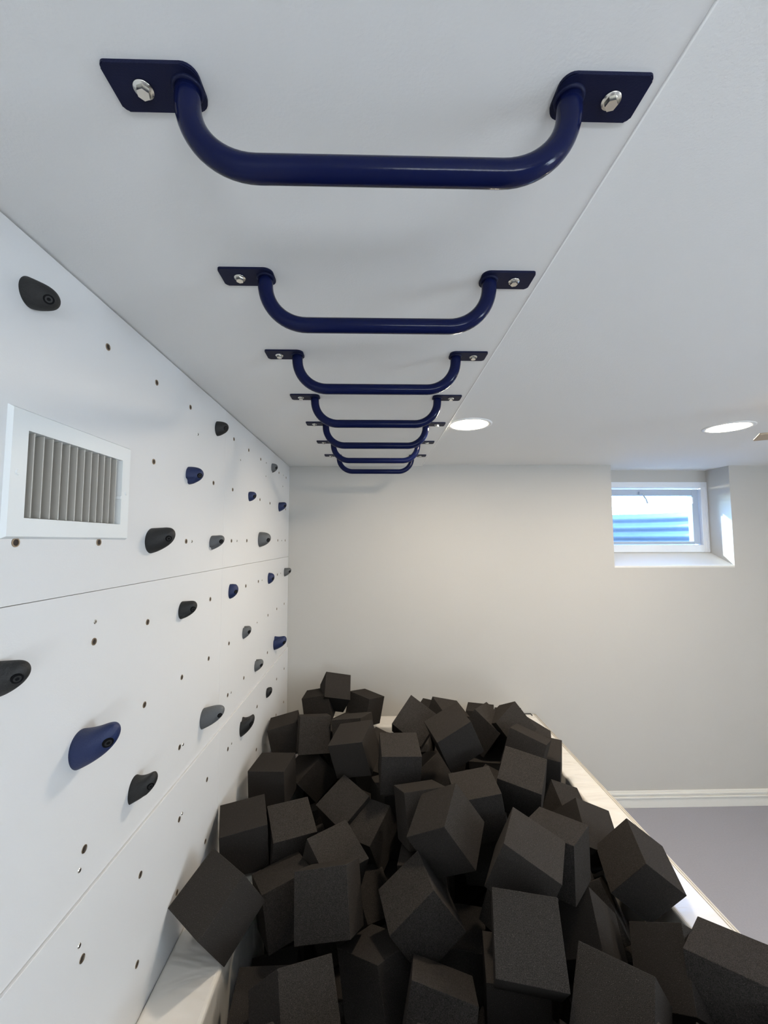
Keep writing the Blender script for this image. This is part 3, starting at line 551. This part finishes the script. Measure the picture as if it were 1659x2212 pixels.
# window 1: sloping sill, jamb trim, sash, glass, latch
win = tag(empty('window_1', (2.11, YB, 1.7)), kind='structure')
def wpart(name, bm, m, parent=win, smooth=False):
    o = obj(name, bm, m, smooth=smooth); o.parent = parent; o.matrix_parent_inverse = parent.matrix_world.inverted() if parent is not win else Matrix.Translation(-Vector(win.location)); return o
bm = bmesh.new()
prof = [(D, 1.5995), (D, 1.612), (YB, 1.701), (YB + .08, 1.701), (YB + .08, 1.6)]
a_ = [bm.verts.new((WX0, y, z)) for y, z in prof]; b_ = [bm.verts.new((WX1, y, z)) for y, z in prof]
bm.faces.new(a_); bm.faces.new(b_[::-1])
for i in range(5): j = (i + 1) % 5; bm.faces.new((a_[i], a_[j], b_[j], b_[i]))
wpart('window_sill', bm, M['trim'])
def frame(x0, x1, z0, z1, t, tb, tt, y0, y1, bev=.003):
    bm = bmesh.new()
    box(bm, x0, x0 + t, y0, y1, z0, z1, bev); box(bm, x1 - t, x1, y0, y1, z0, z1, bev)
    box(bm, x0 + t, x1 - t, y0, y1, z0, z0 + tb, bev); box(bm, x0 + t, x1 - t, y0, y1, z1 - tt, z1, bev)
    return bm
fr1 = frame(WX0, WX1, 1.701, 2.235, .05, .055, .045, YB - .01, YB + .08)
box(fr1, WX0 + .012, WX1 - .012, YB - .016, YB - .01, 2.197, 2.207, .001); box(fr1, WX1 - .022, WX1 - .014, YB - .016, YB - .01, 1.70, 2.2, .001)
wpart('window_frame', fr1, M['vinylw'])
wpart('window_sash', frame(WX0 + .056, WX1 - .056, 1.762, 2.182, .05, .02, .048, YB + .012, YB + .06), M['sash'])
wpart('window_pane', B(WX0 + .1, WX1 - .1, YB + .034, YB + .038, 1.77, 2.15), M['glass'])
lt = bmesh.new(); box(lt, 2.02, 2.062, YB - .006, YB + .014, 2.135, 2.162, .004); tube(lt, [(2.04, YB - .006, 2.145), (2.052, YB - .03, 2.10), (2.06, YB - .034, 2.068)], .0065, 10)
wpart('latch', lt, M['sash'])
hg = bmesh.new(); box(hg, WX1 - .112, WX1 - .104, YB + .0, YB + .014, 2.07, 2.12, .002); wpart('hinge', hg, M['vinylw'])
# outside: corrugated window well, pale ground, bare twigs
bm = bmesh.new(); R0 = []
for i in range(61):
    z = 1.3 + i * (2.04 - 1.3) / 60; rr_ = .012 * math.cos(z * 2 * PI / .085)
    R0.append([bm.verts.new((2.11 + (.74 + rr_) * math.cos(PI * k / 40), 3.19 + (.78 + rr_) * math.sin(PI * k / 40), z)) for k in range(41)])
for i in range(60):
    for k in range(40): bm.faces.new((R0[i][k], R0[i][k + 1], R0[i + 1][k + 1], R0[i + 1][k]))
wl = obj('window_well', bm, M['well'], smooth=True); sm = wl.modifiers.new('t', 'SOLIDIFY'); sm.thickness = .004
tag(wl, 'pale blue corrugated metal window well seen outside through the small window', 'window well')
bm = bmesh.new(); o_ = []; i_ = []
for k in range(41):
    c, s_ = math.cos(PI * k / 40), math.sin(PI * k / 40)
    i_.append(bm.verts.new((2.11 + .765 * c, 3.19 + .805 * s_, 2.0))); o_.append(bm.verts.new((2.11 + 9 * c, 3.19 + 9 * s_, 2.03)))
for k in range(40): bm.faces.new((i_[k], i_[k + 1], o_[k + 1], o_[k]))
struct('ground_outside', bm, M['snow'])
struct('ground_well_bottom', B(1.2, 3.0, 3.16, 4.1, 1.28, 1.3), M['snow'])
random.seed(4)
for j, (x, y, n_, lab) in enumerate(((1.93, 4.35, 9, 'bare twiggy shrub above the window well, left one'), (2.45, 4.3, 12, 'bare twiggy shrub above the window well, right one'))):
    bm = bmesh.new()
    for k in range(n_):
        p = Vector((x + random.uniform(-.16, .16), y + random.uniform(-.1, .1), 2.0)); pts = [p.copy()]; d = Vector((random.uniform(-.5, .5), 0, .8))
        for q in range(5):
            p = p + d * random.uniform(.02, .045); d += Vector((random.uniform(-.7, .7), 0, random.uniform(-.4, .2))); pts.append(p.copy())
        tube(bm, pts, .0035, 5)
    tag(obj('shrub', bm, M['twig']), lab, 'shrub')
# baseboard on the back wall, right of the padded pit
bm = B(1.093, XR, D - .013, D, 0, .07, .002); box(bm, 1.093, XR, D - .020, D, .062, .074, .003); box(bm, 1.093, XR, D - .009, D, .07, .084, .001); box(bm, 1.093, XR, D - .016, D, .082, .096, .004); box(bm, 1.093, XR, D - .008, D, .094, .108, .003)
struct('baseboard_back', bm, M['trim'])
# added window frame on the solid right wall behind the side fill lamp, unseen
added_win = struct('added_window_frame', box(box(box(B(XR - .01, XR + .05, -1.36, -1.3, 1.16, 2.28), XR - .01, XR + .05, .1, .16, 1.16, 2.28), XR - .01, XR + .05, -1.3, .1, 1.16, 1.22), XR - .01, XR + .05, -1.3, .1, 2.22, 2.28), M['vinylw'])

# ceiling board that carries the bars
cb = obj('ceiling_board', B(XL - .01, .335, -2.2, D - .002, ZB, ZC, .0015, 1), M['cboard'])
eb = obj('edge_bead', B(.3325, .3362, -2.2, D - .003, ZB - .0016, ZB + .004, .0008, 1), M['bead'], cb)
tag(cb, 'flat white ceiling board running to the back wall, carrying the navy bars', 'ceiling board')

# ---------------- climbing wall panels ----------------
P0 = 1.6218; PW = 1.2192; Z1 = FL - .10376; Z2 = FL - .71341; PH = .6097
def panel(y0, y1, z0, z1, x1, label, holed=False):
    r = tag(empty('climbing_wall_panel', (XL, (y0 + y1) / 2, z0)), label, 'climbing wall panel', 'white climbing wall panels')
    if holed:
        hy0, hy1, hz0, hz1 = .697, .957, FL + .040, FL + .188
        bm = B(XL - .018, x1, y0 + .0006, hy0, z0 + .0006, z1 - .0006); box(bm, XL - .018, x1, hy1, y1 - .0006, z0 + .0006, z1 - .0006)
        box(bm, XL - .018, x1, hy0, hy1, z0 + .0006, hz0); box(bm, XL - .018, x1, hy0, hy1, hz1, z1 - .0006)
        att(obj('board', bm, M['panel']), r); return (r, y0, y1, z0, z1, x1)
    o = obj('board', B(XL - .018, x1, y0 + .0006, y1 - .0006, z0 + .0006, z1 - .0006, .0006, 1), M['panel']); att(o, r)
    return (r, y0, y1, z0, z1, x1)
def att(o, r):
    o.parent = r; o.matrix_parent_inverse = Matrix.Translation(-Vector(r.location))
PANELS = [
    panel(P0 - PW, P0, Z1, ZB - .003, XL, 'white climbing panel nearest the camera, touching the ceiling, with the air vent', True),
    panel(P0, D - .002, Z1, ZB - .003, XL, 'white climbing panel touching the ceiling beside the back wall corner'),
    panel(P0 - PW, P0, Z2, Z1, XL, 'white climbing panel in the middle row, nearer one, left of the vertical seam'),
    panel(P0, D - .002, Z2, Z1, XL, 'white climbing panel in the middle row beside the back wall corner'),
    panel(P0 - PW, P0, Z2 - PH, Z2, XL + .006, 'white climbing panel in the lowest row, nearer one, beside the foam pile'),
    panel(P0, D - .002, Z2 - PH, Z2, XL + .006, 'white climbing panel in the lowest row beside the back wall corner'),
]
struct('trim_left', B(XL - .018, XL - .004, YF, P0 - PW - .002, 0, ZB - .003), M['panel'])
nb = disc(bmesh.new(), (0, 0, 0), (1, 0, 0), .0078, .0072, .0012, 20)
def nutmesh():
    bm = ring(bmesh.new(), (0, 0, 0), (1, 0, 0), [(.0052, 0), (.0078, 0), (.0075, .0012), (.0056, .0012)], 20)
    me = bpy.data.meshes.new('t_nut'); bm.to_mesh(me); bm.free(); me.materials.append(M['bronze']); return me
def boremesh():
    bm = disc(bmesh.new(), (0, 0, 0), (1, 0, 0), .0056, .0056, .0004, 16)
    me = bpy.data.meshes.new('bore'); bm.to_mesh(me); bm.free(); me.materials.append(M['hole']); return me
def screwmesh():
    bm = disc(bmesh.new(), (0, 0, 0), (1, 0, 0), .0048, .0036, .0012, 16)
    me = bpy.data.meshes.new('screw'); bm.to_mesh(me); bm.free(); me.materials.append(M['steel']); return me
def crossmesh():
    bm = B(.0011, .0014, -.0026, .0026, -.0006, .0006); box(bm, .0011, .0014, -.0006, .0006, -.0026, .0026)
    me = bpy.data.meshes.new('cross_slot'); bm.to_mesh(me); bm.free(); me.materials.append(M['gap']); return me
MN, MB_, MS, MC = nutmesh(), boremesh(), screwmesh(), crossmesh(); nb.free()
def place(me, r, loc, parent_obj=None):
    o = bpy.data.objects.new(me.name, me); COL.objects.link(o); o.location = loc or (0, 0, 0)
    if parent_obj: o.location = (0, 0, 0); o.parent = parent_obj
    else: att(o, r)
    return o
def which(y, z):
    for p in PANELS:
        if p[1] <= y < p[2] and p[3] <= z < p[4]: return p
GY = lambda v: .692 + round((v - .692) / .2048) * .2048
for y, z in NUTS:
    p = which(y, z)
    n1 = place(MN, p[0], (p[5], GY(y), z)); place(MB_, None, None, n1)
for y, z in SCREWS:
    p = which(y, z)
    n1 = place(MS, p[0], (p[5], y, z)); place(MC, None, None, n1)

# ---------------- climbing holds ----------------
KD = {'d': (1, .22, 2.0), 'up': (1, .50, 2.1), 'up2': (1, .85, 2.2), 'down': (.95, -.45, 2.2)}
def hold(key, prm, colour, kind, label, notch):
    yc, zc, K, P = prm; rb, dz, pw = KD[kind]
    x0 = XL if zc > Z2 else XL + .006
    P -= (x0 - XL)
    t = tag(empty('climbing_hold', (x0, yc, zc)), label, 'climbing hold', 'climbing holds on the white wall')
    rnd = random.Random(key); ph1, ph2 = rnd.uniform(0, 6), rnd.uniform(0, 6)
    SEG = 44; N = 26; rings = []
    def surf(s, a):
        r = K * rb * (1 - s ** pw) ** (1 / pw)
        wob = 1 + .03 * math.sin(2 * a + ph1) * (1 - s) + .015 * math.sin(3 * a + ph2)
        top = max(0, math.sin(a)); mid = math.sin(PI * min(1, s * 1.15))
        wob -= {'H18': .42, 'H21': .40, 'H20': .20, 'H19': .05, 'H15': .22}.get(key, {'up': .10, 'up2': .10, 'd': .04, 'down': .08}[kind]) * top ** 2 * mid
        if notch:                                       # cut or scooped finger pocket
            da = (a - notch + PI) % (2 * PI) - PI
            wob -= .26 * math.exp(-(da / .30) ** 4) * max(0, 1 - (abs(s - .1) / .5) ** 2)
        dm = (a + .9 + PI) % (2 * PI) - PI              # shallow thumb dimple low on the near side
        wob -= .07 * math.exp(-(dm / .4) ** 2 - ((s - .5) / .2) ** 2)
        return Vector((P * s, r * .88 * math.cos(a) * wob, K * dz * s + r * math.sin(a) * wob))
    bm = bmesh.new()
    ss = [math.sin(PI / 2 * i / N) for i in range(N)]
    for s in ss: rings.append([bm.verts.new(surf(s, 2 * PI * k / SEG)) for k in range(SEG)])
    for i in range(N - 1):
        for k in range(SEG): bm.faces.new((rings[i][k], rings[i][(k + 1) % SEG], rings[i + 1][(k + 1) % SEG], rings[i + 1][k]))
    tip = bm.verts.new((P, 0, K * dz))
    for k in range(SEG): bm.faces.new((rings[-1][k], rings[-1][(k + 1) % SEG], tip))
    bm.faces.new(rings[0][::-1])
    obj('grip', bm, M[colour], t, smooth=True)
    s0, a0 = .86, -2.65
    c = surf(s0, a0); e1 = surf(s0 + .03, a0) - c; e2 = surf(s0, a0 + .1) - c
    nrm = e2.cross(e1).normalized()
    if nrm.x < 0: nrm = -nrm
    R_ = .0095 if K > .034 else .0075
    q = obj('bolt_recess', disc(bmesh.new(), c - nrm * .004, nrm, R_ * 1.1, R_ * 1.05, .0046, 24), M['recess'], t, smooth=False)
    obj('bolt_head', ring(bmesh.new(), c - nrm * .001, nrm, [(R_ * .35, 0), (R_ * .72, 0), (R_ * .68, .0024), (R_ * .38, .0024)], 24), M['black'], q)
for key, (prm, colour, kind) in HOLDS.items():
    hold(key, prm, colour, kind, HLAB[key], {'H3': 3.9, 'H21': 4.4, 'H14': 1.7, 'H7': 1.9, 'H10': 1.5, 'H18': 1.9, 'H16': 1.6, 'H15': 2.2, 'H17': 1.4, 'H8': 4.4, 'H5': 4.2}.get(key))

# ---------------- air vent ----------------
VX = XL
v = tag(empty('air_vent', (VX, .825, 1.9)), 'white metal air vent grille with vertical louvers on the near climbing panel', 'air vent')
bm = bmesh.new()
y0, y1, z0, z1 = .662, .990, FL + .005, FL + .224; iy0, iy1, iz0, iz1 = .697, .957, FL + .040, FL + .188
# bevelled flange: outer low edge, raised face, inner edge turning in
def rect(ya, yb, za, zb, x): return [bm.verts.new((x, ya, za)), bm.verts.new((x, yb, za)), bm.verts.new((x, yb, zb)), bm.verts.new((x, ya, zb))]
RR = [rect(y0, y1, z0, z1, VX), rect(y0 + .004, y1 - .004, z0 + .004, z1 - .004, VX + .007), rect(iy0, iy1, iz0, iz1, VX + .007), rect(iy0 + .001, iy1 - .001, iz0 + .001, iz1 - .001, VX - .0165)]
for a, b2 in zip(RR, RR[1:]):
    for i in range(4): j = (i + 1) % 4; bm.faces.new((a[i], a[j], b2[j], b2[i]))
o = obj('flange', bm, M['vent']); att(o, v)
o = obj('duct', B(VX - .0178, VX - .0168, iy0, iy1, iz0, iz1), M['vent_in']); att(o, v)
for k in range(12):
    yy = iy0 + .017 + k * (iy1 - iy0 - .022) / 11.6
    bm = B(-.0105, .0105, -.0010, .0010, iz0 - FL + .001, iz1 - FL - .001, .0006, 1)
    o = obj('louver', bm, M['louver']); o.location = (VX - .0055, yy, FL); o.rotation_euler = (0, 0, math.radians(-8)); att(o, v)
o = obj('lever', B(VX - .004, VX + .012, iy1 - .010, iy1 - .005, 1.885, 1.893, .001), M['vent']); att(o, v)
for yy in (.680, .974):
    s1 = obj('screw', disc(bmesh.new(), (VX + .007, yy, FL + .114), (1, 0, 0), .0048, .004, .0015, 18), M['vent']); att(s1, v)
    x_ = B(VX + .0084, VX + .0087, yy - .0025, yy + .0025, FL + .1134, FL + .1146); box(x_, VX + .0084, VX + .0087, yy - .0006, yy + .0006, FL + .1115, FL + .1165)
    s2 = obj('cross_slot', x_, M['gap']); s2.parent = s1; s2.matrix_parent_inverse = s1.matrix_parent_inverse.copy()

# ---------------- monkey bars ----------------
ORD = ['nearest the camera', 'second from the camera', 'third from the camera', 'middle one of seven', 'third from the back wall', 'second from the back wall', 'nearest the back wall']
def monkey_bar():
    t = empty('monkey_bar')
    r, hx, drop, br = .0146, .2225, .1005, .083
    pts = [(-hx, 0, -.004)]
    for k in range(15):
        a = PI / 2 * k / 14; pts.append((-hx + br - br * math.cos(a), 0, -(drop - br) - br * math.sin(a)))
    pts += [(x, 0, -drop) for x in (-.07, 0, .07)]
    for k in range(15):
        a = PI / 2 * (1 - k / 14); pts.append((hx - br + br * math.cos(a), 0, -(drop - br) - br * math.sin(a)))
    pts.append((hx, 0, -.004))
    obj('rung', tube(bmesh.new(), pts, r, 28), M['navybar'], t, True)
    for s in (-1, 1):
        xo, xi = .309, .205; y_ = .026; bm = bmesh.new()
        out = []
        for (cx_, cy_, rad, a0) in ((xi, y_, .016, PI / 2), (xi, -y_, .016, PI), (xo, -y_, .006, -PI / 2), (xo, y_, .006, 0)):
            sx = 1 if cx_ == xi else -1; sy = -1 if cy_ > 0 else 1
            for k in range(7):
                a = a0 + PI / 2 * k / 6; out.append((s * (cx_ + sx * rad + rad * math.cos(a)), cy_ + sy * rad + rad * math.sin(a)))
        lo = [bm.verts.new((x, y, -.0045)) for x, y in out]; hi = [bm.verts.new((x, y, 0)) for x, y in out]
        f1 = bm.faces.new(lo); bm.faces.new(hi[::-1])
        for k in range(len(out)): j = (k + 1) % len(out); bm.faces.new((lo[k], hi[k], hi[j], lo[j]))
        bmesh.ops.bevel(bm, geom=[e for e in f1.edges], offset=.0012, segments=2, affect='EDGES')
        pl = obj('mounting_plate', bm, M['navyplate'], t)
        w_ = ring(bmesh.new(), (s * hx, 0, -.004), (0, 0, -1), [(.0135, 0), (.0185, 0), (.0165, .0025), (.0135, .004)], 28)
        obj('weld_bead', w_, M['navyplate'], pl, True)
        bt = obj('bolt', disc(bmesh.new(), (s * .273, 0, -.0062), (0, 0, -1), .0078, .0072, .0058, hexa=True), M['steel'], t)
        obj('washer', disc(bmesh.new(), (s * .273, 0, -.0044), (0, 0, -1), .0112, .0108, .0018, 28), M['steel'], bt, True)
    return t
def copy_tree(o, parent=None):
    c = o.copy(); COL.objects.link(c); c.parent = parent
    for ch in o.children: copy_tree(ch, c)
    return c
proto = monkey_bar()
for i in range(7):
    o = proto if i == 0 else copy_tree(proto)
    o.location = (.0075, .4435 + i * .33944, ZB)
    tag(o, 'navy blue steel monkey bar bolted to the ceiling board, ' + ORD[i], 'monkey bar', 'navy monkey bars in a row')

# ---------------- recessed lights ----------------
def can(x, y, label, watt=10.5):
    t = tag(empty('recessed_light', (x, y, ZC)), label, 'ceiling light', 'recessed ceiling lights')
    obj('trim_ring', ring(bmesh.new(), (0, 0, 0), (0, 0, -1), [(.083, -.001), (.103, -.001), (.102, .002), (.096, .0045), (.084, .003)], 48), M['lamptrim'], t, True)
    obj('lens', disc(bmesh.new(), (0, 0, 0), (0, 0, -1), .0835, .082, .0035, 48), M['lens'], t)
    l = bpy.data.lights.new('lamp', 'AREA'); l.shape = 'DISK'; l.size = .16; l.energy = watt; l.color = (1, .85, .66)
    lo = bpy.data.objects.new('lamp', l); COL.objects.link(lo); lo.parent = t; lo.location = (0, 0, -.006)
can(.439, 1.85, 'lit round recessed ceiling light just right of the row of monkey bars')
can(1.68, 1.875, 'lit round recessed ceiling light near the right edge, above the window side')
can(2.9, .2, 'added unseen recessed ceiling light over the far right of the room, nearer the camera')  # extra lamp out of view, added to light the room

# ceiling fan: only a blade tip reaches into the picture
fan = tag(empty('ceiling_fan', (2.12, 1.21, ZC)), 'ceiling fan, only one pale brown blade tip showing at the right edge', 'ceiling fan')
obj('down_rod', disc(bmesh.new(), (0, 0, 0), (0, 0, -1), .012, .012, .08), M['fanm'], fan)
obj('motor_housing', ring(bmesh.new(), (0, 0, -.07), (0, 0, -1), [(.001, 0), (.07, .004), (.1, .03), (.09, .07), (.001, .085)], 32), M['fanm'], fan, True)
base = math.atan2(1.53 - 1.20, 1.50 - 2.15)
for k in range(5):
    a = base + k * 2 * PI / 5
    bm = B(.1, .715, -.035, .035, -.004, .004, .003)
    o = obj('blade', bm, M['fan'], fan); o.location = (0, 0, -.137); o.rotation_euler = (math.radians(8), 0, a)

# ---------------- padded pit walls ----------------
PT = FL - 1.171
def pad(name, x0, x1, y0, y1, label, bev):
    t = tag(empty(name, ((x0 + x1) / 2, (y0 + y1) / 2, 0)), label, 'padded wall', 'white padded walls of the foam pit')
    bm = B(x0, x1, y0, y1, .002, PT, bev, 4)
    o = obj('cushion', bm, M['vinyl'], smooth=False); att(o, t)
    return t
rp = pad('foam_pit_wall', .953, 1.094, -1.2, D - .002, 'white vinyl padded pit wall running along the right of the cubes', .012)
o = obj('piping', tube(bmesh.new(), [(1.091, -1.19, PT - .002), (1.091, 0, PT - .002), (1.091, 1.5, PT - .002), (1.091, D - .006, PT - .002)], .004, 10), M['seam'], smooth=True); att(o, rp)
o = obj('piping', tube(bmesh.new(), [(1.080, -1.19, PT + .0005), (1.080, 1, PT + .0005), (1.080, D - .006, PT + .0005)], .0018, 8), M['seam'], smooth=True); att(o, rp)
lp = pad('foam_pit_wall', XL + .006, -.421, -1.2, 2.69, 'white vinyl padded pit wall along the foot of the climbing wall', .012)
bp_ = pad('foam_pit_wall', XL + .006, .951, 2.696, D - .002, 'white vinyl padded pit wall against the back wall, showing between cubes', .012)
o = obj('corner_gap_shade', box(B(.985, 1.062, 2.846, 2.852, PT, PT + .0045), 1.056, 1.062, 2.82, 2.852, PT, PT + .0045), M['corner_shade']); att(o, rp)  # dark strip standing in for the shaded gap at the pad corner

# ---------------- foam cubes ----------------
def cubemesh():
    bm = B(-.5, .5, -.5, .5, -.5, .5, .009, 2)
    me = bpy.data.meshes.new('foam_cube'); bm.to_mesh(me); bm.free(); me.materials.append(M['foam']); return me
FC = cubemesh()
def foam(loc, q, size, label, group):
    o = bpy.data.objects.new('foam_cube', FC); COL.objects.link(o)
    o.location = loc; o.rotation_mode = 'QUATERNION'; o.rotation_quaternion = Quaternion(q); o.scale = size
    return tag(o, label, 'foam cube', group)
for key, (loc, q, size) in CUBES.items():
    foam(loc, q, size, CLAB[key], 'charcoal foam cubes heaped in the pit')
HID = 'charcoal foam cube deep under the heap, hidden by the cubes above it'
for loc, q, lab in DEEP:
    foam(loc, q, (.158,) * 3, lab or HID, 'foam cubes sunk deep in the pile')
